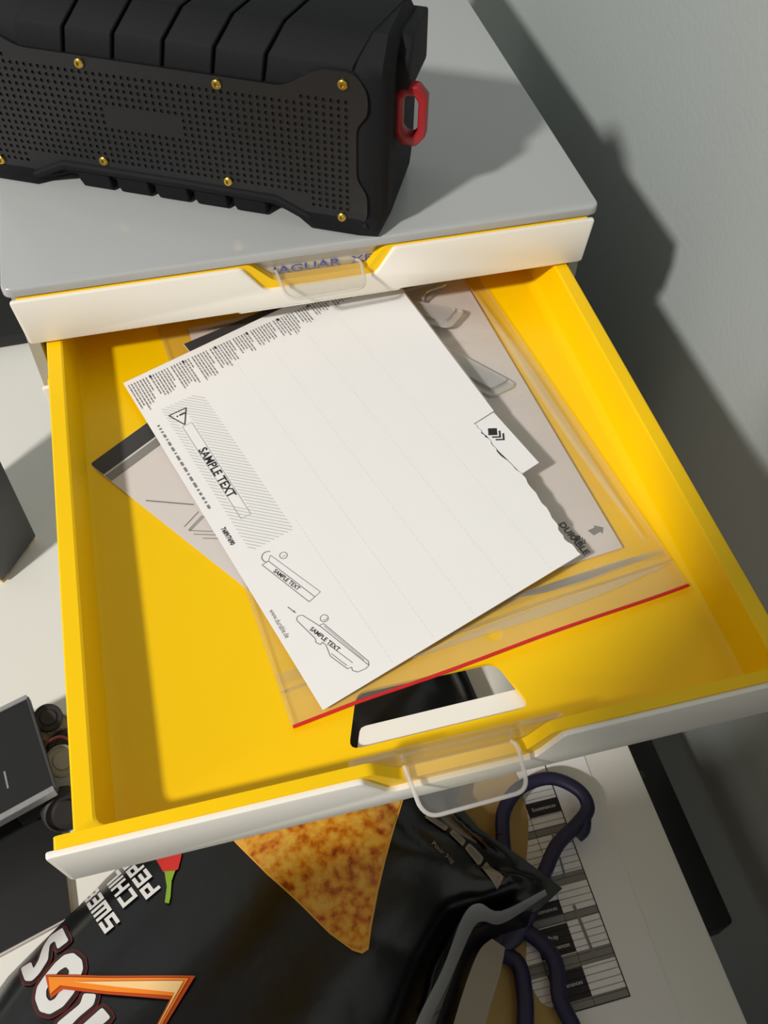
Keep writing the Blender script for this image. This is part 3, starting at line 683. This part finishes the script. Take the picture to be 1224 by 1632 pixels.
GL = dict(
 S=([(-.0495,-.1943),(-.0436,-.2055),(-.0497,-.2080),(-.0524,-.2016),(-.0553,-.2025),(-.0545,-.2121),(-.0585,-.2181),(-.0623,-.2208),(-.0663,-.2193),(-.0719,-.2089),(-.0654,-.2084),(-.0625,-.2139),(-.0604,-.2096),(-.0599,-.2012),(-.0577,-.1952)], None),
 O=([(-.0559,-.2208),(-.0504,-.2155),(-.0455,-.2127),(-.0405,-.2133),(-.0360,-.2183),(-.0354,-.2229),(-.0401,-.2331),(-.0457,-.2382),(-.0524,-.2401),(-.0574,-.2373),(-.0599,-.2306),(-.0592,-.2249)],
    [(-.0543,-.2281),(-.0521,-.2246),(-.0478,-.2203),(-.0443,-.2193),(-.0423,-.2223),(-.0460,-.2289),(-.0498,-.2335),(-.0524,-.2340),(-.0541,-.2315)]),
 T=([(-.0356,-.2347),(-.0293,-.2368),(-.0308,-.2414),(-.0384,-.2452),(-.0442,-.2494),(-.0500,-.2486),(-.0487,-.2448),(-.0374,-.2392)], None),
 I=([(-.0267,-.2437),(-.0227,-.2495),(-.0311,-.2538),(-.0403,-.2570),(-.0426,-.2526),(-.0343,-.2479)], None))
def offset(pts, r):
    P = [Vector(q) for q in pts]; n = len(P); ar = sum(P[i].x*P[(i+1) % n].y-P[(i+1) % n].x*P[i].y for i in range(n)); sg = 1 if ar > 0 else -1; out = []
    for i in range(n):
        a = (P[i]-P[i-1]).normalized(); b = (P[(i+1) % n]-P[i]).normalized(); t = (a+b).normalized(); m_ = Vector((t.y, -t.x))*sg
        out.append(tuple(P[i]+m_*r/max(.5, abs(t.dot(a)))))
    return out
def ringpoly(name, outer, inner, dz, m, par):
    bm = bmesh.new(); es = []
    for L in (outer, inner):
        vs = [bm.verts.new((a, b, 0)) for a, b in L]; es += [bm.edges.new((vs[i], vs[(i+1) % len(vs)])) for i in range(len(vs))]
    bmesh.ops.triangle_fill(bm, edges=es, use_beauty=True); bmesh.ops.subdivide_edges(bm, edges=bm.edges[:], cuts=2, use_grid_fill=True); bmesh.ops.triangulate(bm, faces=bm.faces[:])
    for v in bm.verts: v.co = bl(v.co.x, v.co.y, bag_h(v.co.x, v.co.y)+dz)
    for f in bm.faces:
        f.normal_update()
        if f.normal.z < 0: f.normal_flip()
    return link(name, bm_mesh(name, bm, False), m, par, 60)
for k, (o_, i_) in GL.items():
    R_ = round_poly(o_, .0012, 2)
    b_ = fillpoly('brand_outline', offset(R_, .0022), .0009, M['bagred'], cb); fillpoly('brand_shadow', offset(R_, .0010), .0013, M['ink'], b_)
    if i_: ringpoly('brand_letter', R_, round_poly(i_, .001, 2), .0018, M['bagwhite'], b_)
    else: fillpoly('brand_letter', R_, .0018, M['bagwhite'], b_)
be_ = fillpoly('bolt', [(-.0550,-.2202),(-.0269,-.2288),(.0198,-.2416),(-.0090,-.2730),(-.0110,-.2715),(.0064,-.2492),(-.0239,-.2385),(-.0456,-.2302),(-.0517,-.2329)], .0024, M['flame1'], cb)
fillpoly('bolt_flame', [(-.0530,-.2222),(-.0269,-.2300),(.0165,-.2420),(-.0085,-.2710),(-.0095,-.2700),(.0085,-.2482),(-.0239,-.2372),(-.0468,-.2281),(-.0517,-.2308)], .0031, M['flame2'], be_)
fillpoly('bolt_core', [(-.0400,-.2284),(-.0187,-.2340),(.0140,-.2428),(-.0030,-.2630),(.0092,-.2470),(-.0188,-.2366)], .0038, M['flame3'], be_)
# nutrition panels along the far shoulder
for k, pts in enumerate([[(.1790+(x-.1850)*1.15-.0080, -.2060+(y+.2020)*1.1-.0040) for x, y in L] for L in ([(.1700,-.1815),(.1730,-.1795),(.1805,-.1888),(.1780,-.1912)], [(.1795,-.1925),(.1822,-.1902),(.1868,-.1975),(.1842,-.2005)], [(.1848,-.2015),(.1880,-.1990),(.1935,-.2070),(.1900,-.2105)], [(.1905,-.2115),(.1945,-.2085),(.1995,-.2190),(.1950,-.2235)])]):
    o = fillpoly('nutrition_panel', round_poly(pts, .001, 2), .0012, M['bagbeige'], cb, .002)
    a, b, c, d = [Vector(q) for q in pts]; p = Print()
    for t in (.3, .5, .7): p.line(a.lerp(b, t).lerp(d.lerp(c, t), .15), a.lerp(b, t).lerp(d.lerp(c, t), .85), .0005)
    p.build('panel_text', onbag(.0018), M['inkg'], o)
fillpoly('red_patch', [(.1790,-.2010),(.1812,-.1992),(.1862,-.2090),(.1842,-.2106)], .0016, M['bagred'], cb, .002)
p = Print(); p.text('Pour 30g', (.1530,-.2040), (.58,-.81), .0032, length=.0150); p.build('serving_text', onbag(.0014), M['bagbeige'], cb)
# torn foil lip and folded white strip at the open end
def ribbon(name, A, B, m, par, th=.0006):
    A = spline([Vector(bl(*q)) for q in A], 5); B = spline([Vector(bl(*q)) for q in B], 5); n = len(A); up = Vector((0, 0, th))
    vs = A+B+[v-up for v in A]+[v-up for v in B]; fs = []
    for i in range(n-1): fs += [(i, i+1, n+i+1, n+i), (2*n+i, 3*n+i, 3*n+i+1, 2*n+i+1), (i, 2*n+i, 2*n+i+1, i+1), (n+i, n+i+1, 3*n+i+1, 3*n+i)]
    return link(name, mesh(name, vs, fs), m, par, 50)
ribbon('torn_foil_edge', [(.1120,-.3000,.030),(.1230,-.2845,.034),(.1420,-.2650,.036),(.1590,-.2440,.040),(.1690,-.2400,.041),(.1800,-.2455,.036),(.2060,-.2415,.040)],
       [(.1175,-.3040,.026),(.1280,-.2880,.028),(.1460,-.2690,.030),(.1630,-.2500,.031),(.1700,-.2470,.031),(.1810,-.2500,.028),(.2070,-.2435,.036)], M['bagfoil'], cb)
ribbon('folded_strip', [(.1265,-.3120,.020),(.1480,-.2800,.022),(.1640,-.2600,.022),(.1740,-.2545,.020)], [(.1450,-.3160,.016),(.1600,-.2900,.018),(.1730,-.2720,.018),(.1800,-.2600,.017)], M['bagbeige'], cb)
ribbon('inner_fold', [(.1180,-.3060,.022),(.1460,-.2700,.026),(.1640,-.2500,.027),(.2000,-.2460,.024)], [(.1300,-.3150,.012),(.1500,-.2820,.014),(.1700,-.2560,.014),(.1960,-.2520,.014)], M['bag'], cb)

# ------------------------------------------------------------------ timetable sheet, kraft paper, scissors
tt = paper('timetable_sheet', [(.1200,-.1550),(.2675,-.1613),(.2625,-.3350),(.1150,-.3350)], .0004, M['paper'], 'printed timetable sheet with black cells lying on the desk beside the crisp bag', 'paper sheet', .0003)
ft = flat(.00085); ft2 = flat(.00100); ft3 = flat(.00115)
xA, xB, xC, xD = .1800, .2010, .2211, .2413
p = Print()
for y0, y1 in ((-.2965,-.2918),(-.2763,-.2690),(-.2525,-.2478),(-.2330,-.2270),(-.2040,-.1990)): p.poly([(xA,y0),(xD,y0),(xD,y1),(xA,y1)])
p.build('grey_rows', ft, M['midgrey'], tt)
p = Print()
y = -.2965
while y < -.163: p.line((xA,y),(xD,y),.00022); y += .00372
for x in (xA,xB,xC): p.line((x,-.2965),(x,-.161),.00025)
p.line((xD,-.2968),(xD,-.1610),.0006); p.line((xA,-.2968),(xD,-.2968),.0004)
p.build('table_grid', ft2, M['ink'], tt)
for a, words in (((xB,xC,-.2918,-.2763), (('Soutenances', .0026, -.2848),)), ((xB,xC,-.2685,-.2530), (('Prép', .0072, -.2598), ('Soutenances', .0026, -.2650))), ((xB,xC,-.2478,-.2400), (('Soutenances', .0026, -.2452),)), ((xC,xD-.0002,-.1918,-.1830), (('Soutenances', .0026, -.1885),))):
    p = Print(); p.poly([(a[0],a[2]),(a[1],a[2]),(a[1],a[3]),(a[0],a[3])]); ce_ = p.build('black_cell', ft2, M['ink'], tt)
    for wd, dx, yy in words: p = Print(); p.text(wd, (a[0]+dx, yy), (1,0), .0032, length=.0150 if len(wd) > 5 else .0055); p.build('cell_text', ft3, M['perf'], ce_)
p = Print(); p.line((.2285,-.245),(.2300,-.274),.0016); p.line((.2310,-.199),(.2295,-.229),.0012); p.build('vertical_text', ft3, M['inkg'], tt)
kp = paper('kraft_paper', spline([(.1400,-.1500),(.2120,-.1500),(.2205,-.1860),(.2060,-.2250),(.1985,-.2500),(.1905,-.2720),(.1930,-.2880),(.2000,-.3000),(.1400,-.3200)], 5, True) and [(q.x, q.y) for q in spline([Vector((a, b, 0)) for a, b in ((.1400,-.1500),(.2120,-.1500),(.2205,-.1860),(.2060,-.2250),(.1985,-.2500),(.1905,-.2720),(.1930,-.2880),(.2000,-.3000),(.1400,-.3200))], 5, True)], .0013, M['kraft'], 'piece of brown kraft paper under the scissors and the crisp bag', 'paper', .0004)
sc = empty('scissors', (.19, -.24, 0), 'scissors with dark purple plastic handles lying half under the crisp bag', 'scissors')
def scl(pts): return [(x-.19, y+.24, z) for x, y, z in pts]
lp = [(.1990,-.2010,.012),(.2045,-.1870,.012),(.2180,-.1760,.012),(.2380,-.1745,.012),(.2520,-.1850,.012),(.2540,-.1970,.012),(.2440,-.2050,.012),(.2290,-.2130,.012),(.2170,-.2250,.012),(.2060,-.2370,.012)]
bm = bmesh.new(); add_tube(bm, spline(scl(lp), 6), .0043, 10, False, .8); add_tube(bm, spline(scl([(.1990,-.2010,.012),(.1960,-.2180,.011),(.1990,-.2330,.011),(.2060,-.2370,.012)]), 6), .0043, 10, False, .8); add_tube(bm, spline(scl([(.2060,-.2370,.012),(.1900,-.2520,.009),(.1740,-.2620,.007)]), 6), [.006]*8+[.005]*5, 10, False, .6)
add_tube(bm, spline(scl([(.2500,-.2020,.012),(.2470,-.2085,.011),(.2420,-.2110,.010)]), 4), .0040, 8, False, .8)
h1 = link('handle', bm_mesh('handle', bm), M['purple'], sc, 60)
lp2 = [(.1880,-.2480,.007),(.2000,-.2580,.008),(.2060,-.2720,.008),(.2020,-.2900,.008),(.2040,-.3080,.008),(.1960,-.3220,.008),(.1820,-.3200,.008),(.1780,-.3050,.008),(.1840,-.2850,.008),(.1860,-.2680,.008),(.1780,-.2580,.007)]
bm = bmesh.new(); add_tube(bm, spline(scl(lp2), 6, True), .0046, 10, True, .8); link('handle', bm_mesh('handle', bm), M['purple'], sc, 60)
for a, b, z in (((.1800,-.2570),(.0950,-.2960),.0035),((.1780,-.2600),(.0980,-.3080),.0019)):
    a, b = Vector(a), Vector(b); d = (b-a).normalized(); n = Vector((-d.y, d.x))
    link('blade', prism_mesh('blade', [(q.x-.19, q.y+.24) for q in (a-n*.005, a+d*.05-n*.006, b, a+n*.005)], (z, z+.0014), XY), M['steel'], sc)
link('pivot_screw', lathe_mesh('pivot_screw', [(.003,.003),(.003,.0056),(.002,.0064)], 14, lambda x, y, z: (x+.168-.19, y-.2640+.24, z)), M['steel'], sc)

# ------------------------------------------------------------------ things left of the cabinet
ua, va = Vector((.565,.825)), Vector((-.825,.565)); A = Vector((-.0837,.0543))
def BX(a, b): q = A+ua*a+va*b; return (q.x, q.y)
bx = empty('charcoal_box', (A.x, A.y, 0), 'tall charcoal box on small tan feet beside the cabinet', 'box')
def loc_(f): return lambda a, b, t: (f(a, b)[0]-A.x, f(a, b)[1]-A.y, t)
link('body', prism_mesh('body', [(0,0),(.042,0),(.042,.075),(0,.075)], (.004, .165), loc_(BX), .0012, 2), M['charcoal'], bx)
for a, b in ((.001,.002),(.034,.002),(.001,.066),(.034,.066)): link('foot', prism_mesh('foot', [(a,b),(a+.007,b),(a+.007,b+.007),(a,b+.007)], (0, .0045), loc_(BX)), M['tan'], bx)
mn = empty('monitor_stand', (-.18, .40, 0), 'black monitor stand base standing behind the charcoal box', 'monitor stand')
link('base', prism_mesh('base', round_poly([(-.145,-.104),(.1300,-.098),(.1300,.048),(-.145,.048)], .006, 3), (0, .014), XY, .002, 2, 50), M['blackbox'], mn)
link('column', box_mesh('column', -.03, .03, .0, .04, .014, .30, .004), M['blackbox'], mn)

nb = empty('black_folder', (-.13, -.15, 0), 'flat black folder with pale page edges on the desk next to the crisp bag', 'folder')
link('cover', prism_mesh('cover', [(-.10,.045),(.0765,.0330),(.0805,-.0330),(.0405,-.0440),(-.10,-.088)], (.0035, .0050), XY), M['blackbox'], nb)
link('pages', prism_mesh('pages', [(-.10,.044),(.0770,.0320),(.0812,-.0335),(.0405,-.0450),(-.10,-.087)], (0, .0034), XY), M['paper2'], nb)

# small wheeled gadget with a black panel in a silver frame
gd = empty('panel_gadget', (-.085, -.09, 0), 'small wheeled gadget carrying a black panel with silver edges', 'gadget')
gz = .040
def gp(x, y): return (x+.085, y+.09)
pan = [(-.1350,-.0850),(-.0605,-.0610),(-.0470,-.1215),(-.1250,-.1480)]
link('panel', prism_mesh('panel', [gp(*q) for q in pan], (gz-.004, gz), XY, .0004, 1), M['blackbox'], gd)
def bar(name, a, b, w_, z0, z1, m):
    a, b = Vector(gp(*a)), Vector(gp(*b)); d = (b-a).normalized(); n = Vector((-d.y, d.x))*w_/2
    link(name, prism_mesh(name, [tuple(q) for q in (a-n, b-n, b+n, a+n)], (z0, z1), XY, .0003, 1), m, gd)
bar('frame_edge', (-.1350,-.0845), (-.0602,-.0605), .0030, gz-.005, gz+.0012, M['silver']); bar('frame_edge', (-.1250,-.1490), (-.0468,-.1222), .0036, gz-.006, gz+.0012, M['silver'])
bar('frame_edge', (-.0602,-.0605), (-.0462,-.1222), .0016, gz-.005, gz+.0006, M['charcoal'])
bar('contact_strip', (-.0740,-.1050), (-.0720,-.1160), .0012, gz, gz+.0006, M['silver'])
bar('chassis', (-.0720,-.080), (-.0600,-.125), .0240, .012, gz-.006, M['blackbox'])
def wheel(name, x, y, z, r, t, m, ax=(1, 0, 0)):
    axv = Vector(ax).normalized(); rot = Vector((0, 0, 1)).rotation_difference(axv).to_matrix()
    f = lambda a, b, c: tuple(rot @ Vector((a, b, c))+Vector((gp(x, y)[0], gp(x, y)[1], z)))
    prof = [(r*.25,-t/2),(r*.55,-t/2),(r*.6,-t*.3),(r*.85,-t*.3),(r*.9,-t/2),(r,-t*.4),(r,t*.4),(r*.9,t/2),(r*.85,t*.3),(r*.6,t*.3),(r*.55,t/2),(r*.25,t/2)]
    link(name, lathe_mesh(name, prof, 24, f), m, gd)
wheel('motor_disc', -.0510, -.0720, .030, .0085, .004, M['darkbrown'], (.3,-.25,1)); wheel('motor_disc', -.0480, -.0775, .024, .0100, .005, M['creamdisc'], (.3,-.25,1))
wheel('motor_disc', -.0450, -.1000, .026, .0095, .006, M['creamdisc'], (.3,-.3,1))
wheel('motor_disc', -.0430, -.0905, .022, .0120, .008, M['darkbrown'], (.3,-.3,1))
wheel('wheel', -.0475, -.1250, .0150, .0130, .009, M['darkbrown'], (.35,-.75,.55))
link('wire', tube_mesh('wire', spline([(*gp(-.060,-.100), .030), (*gp(-.052,-.092), .036), (*gp(-.043,-.088), .034), (*gp(-.036,-.092), .028)], 6), .0009, 6), M['wire'], gd, 60)

# black power strip hanging between desk and wall
pw = empty('power_strip', (.333, -.20, -.055), 'black power strip fixed to the grey wall just below the desk edge', 'power strip')
link('case', box_mesh('case', -.030, .005, -.068, .22, -.03, .0, .003), M['blackbox'], pw)
link('screw', lathe_mesh('screw', [(.003,0),(.003,.0008),(.0015,.0008)], 12, lambda x, y, z: (x-.014, y+.035, z)), M['charcoal'], pw)
link('wall_bracket', box_mesh('wall_bracket', .005, .037, .08, .16, -.024, -.006), M['blackbox'], pw)

# ------------------------------------------------------------------ the person leaning over the desk with a phone
PO = Vector((-.30, -.82, -.74)); SX, SY = .005, -.035
pe = empty('person', PO, 'person in dark shirt and trousers leaning over the desk with a phone', 'person')
def skin_obj(name, nodes, edges, m, sub=2):
    bm = bmesh.new(); ly = bm.verts.layers.skin.verify(); V = {}
    for i, (k, (x, y, z, r)) in enumerate(nodes.items()):
        v = bm.verts.new(Vector((x, y, z))-PO); r = r if isinstance(r, tuple) else (r, r); v[ly].radius = r; v[ly].use_root = (i == 0); V[k] = v
    for a, b in edges: bm.edges.new((V[a], V[b]))
    me = bpy.data.meshes.new(name); bm.to_mesh(me); bm.free(); me.materials.append(m)
    o = bpy.data.objects.new(name, me); COL.objects.link(o); o.parent = pe
    sk = o.modifiers.new('skin', 'SKIN'); sk.use_smooth_shade = True
    ss = o.modifiers.new('sub', 'SUBSURF'); ss.levels = sub; ss.render_levels = sub
    return o
def chain(*k): return list(zip(k, k[1:]))
N = dict(pelvis=(-.30,-.80,.17,.125), belly=(-.280,-.70,.28,.125), chest=(-.245,-.57,.40,.130), upper=(-.235,-.505,.485,.118), neck=(-.210,-.490,.560,.052), jaw=(-.190,-.455,.610,.064), skull=(-.165,-.435,.680,.088), crown=(-.165,-.450,.755,.060),
    nose=(-.150,-.350,.665,.012), ear_l=(-.258,-.450,.668,.012), ear_r=(-.074,-.425,.668,.012),
    sh_l=(-.375,-.540,.470,.066), el_l=(-.480,-.480,.250,.044), wr_l=(-.425,-.390,.075,.030), pa_l=(-.410,-.350,.030,.026),
    sh_r=(-.085,-.510,.470,.062), el_r=(.030,-.570,.330,.044), wr_r=(.085,-.470,.455,.030), pa_r=(.090,-.425,.500,.026),
    hip_l=(-.390,-.83,.10,.090), kn_l=(-.400,-.79,-.27,.060), an_l=(-.400,-.84,-.66,.040), to_l=(-.390,-.71,-.705,.034),
    hip_r=(-.210,-.81,.10,.090), kn_r=(-.200,-.77,-.27,.060), an_r=(-.200,-.82,-.66,.040), to_r=(-.185,-.69,-.705,.034))
E_ = chain('pelvis','belly','chest','upper','neck','jaw','skull','crown')+[('skull','nose'),('skull','ear_l'),('skull','ear_r')]+chain('upper','sh_l','el_l','wr_l','pa_l')+chain('upper','sh_r','el_r','wr_r','pa_r')+chain('pelvis','hip_l','kn_l','an_l','to_l')+chain('pelvis','hip_r','kn_r','an_r','to_r')
# fingers: left hand flat on the desk, right hand round the phone
for i, (dx, L) in enumerate(((-.027,.060),(-.009,.072),(.009,.076),(.027,.068))):
    N['fl%d' % i] = (-.410+dx, -.318, .020, .0095); N['fm%d' % i] = (-.412+dx*1.25, -.318+L*.5, .020, .0088); N['fe%d' % i] = (-.412+dx*1.35, -.318+L, .012, .0078)
    E_ += chain('pa_l', 'fl%d' % i, 'fm%d' % i, 'fe%d' % i)
    z = .470+.022*i
    N['gl%d' % i] = (.118, -.4300+.013*i, z, .0095); N['gm%d' % i] = (.136, -.4120+.013*i, z+.008, .0088); N['ge%d' % i] = (.128, -.3960+.013*i, z+.014, .0078)
    E_ += chain('pa_r', 'gl%d' % i, 'gm%d' % i, 'ge%d' % i)
N['tl0'] = (-.372,-.350,.020,.011); N['tl1'] = (-.350,-.318,.013,.0095); E_ += chain('pa_l','tl0','tl1')
N['tr0'] = (.055,-.440,.510,.011); N['tr1'] = (.040,-.420,.545,.0095); E_ += chain('pa_r','tr0','tr1')
for ks, dx, dy in ((('neck',), .030, .015), (('jaw','skull','crown','nose','ear_l','ear_r'), SX, SY), (('upper',), .062, .080), (('chest','sh_l','sh_r'), .065, .025)):
    for k in ks: N[k] = (N[k][0]+dx, N[k][1]+dy, N[k][2], N[k][3])
skin_obj('body', N, E_, M['skin'])
def sub_(keys, add, edges, name, m):
    skin_obj(name, {k: (*N[k][:3], N[k][3]+add+(.02 if k in ('pelvis','belly') else 0)) for k in keys}, edges, m)
sub_(('chest','belly','pelvis','upper','sh_l','el_l','wr_l','sh_r','el_r','wr_r'), .012, chain('pelvis','belly','chest','upper')+chain('upper','sh_l','el_l','wr_l')+chain('upper','sh_r','el_r','wr_r'), 'shirt', M['shirt'])
sub_(('pelvis','hip_l','kn_l','an_l','hip_r','kn_r','an_r'), .014, chain('pelvis','hip_l','kn_l','an_l')+chain('pelvis','hip_r','kn_r','an_r'), 'trousers', M['blackbox'])
for sd_ in ('l', 'r'):
    a, t_ = N['an_'+sd_], N['to_'+sd_]
    skin_obj('shoe', {'a': (a[0], a[1]-.02, -.697, .043), 'b': ((a[0]+t_[0])/2, (a[1]+t_[1])/2, -.697, .043), 'c': (t_[0], t_[1]+.02, -.700, .040)}, chain('a','b','c'), M['blackbox'])
hb_ = bmesh.new(); bmesh.ops.create_uvsphere(hb_, u_segments=24, v_segments=14, radius=1)
for v in list(hb_.verts):
    if v.co.z < -.15 and v.co.y > -.1: hb_.verts.remove(v)
for v in hb_.verts: v.co = Vector((-.166+SX+v.co.x*.100, -.457+SY+v.co.y*.108, .700+v.co.z*.100))-PO
link('hair', bm_mesh('hair', hb_), M['hair'], pe, 60)
for dx in (-.034, .034): link('eye', lathe_mesh('eye', [(.002,-.010),(.011,-.004),(.012,.002),(.008,.008),(.002,.010)], 12, lambda x, y, z, dx=dx: tuple(Vector((-.155+SX+dx+x, -.355+SY+z, .690+y+.10*dx))-PO)), M['paper'], pe)
link('mouth', tube_mesh('mouth', [Vector((-.178+SX+.016*k, -.3905+SY-.0015*abs(k), .618))-PO for k in (-1.2, -.5, 0, .5, 1.2)], .0045, 8), M['wire'], pe, 60)
# the phone in the right hand, its lens side towards the drawer
ph = empty('phone', (0, 0, 0), 'black smartphone held by the person above the open drawer', 'phone')
ph.matrix_world = Matrix.Translation(_l) @ _q.to_matrix().to_4x4()
link('phone_body', prism_mesh('phone_body', round_poly([(-.016,.018),(.055,.018),(.055,-.128),(-.016,-.128)], .009, 5), (.0025, .0105), XY, .002, 2, 50), M['blackbox'], ph)
link('screen', prism_mesh('screen', round_poly([(-.013,.015),(.052,.015),(.052,-.125),(-.013,-.125)], .007, 5), (.0105, .0109), XY), M['hole'], ph)
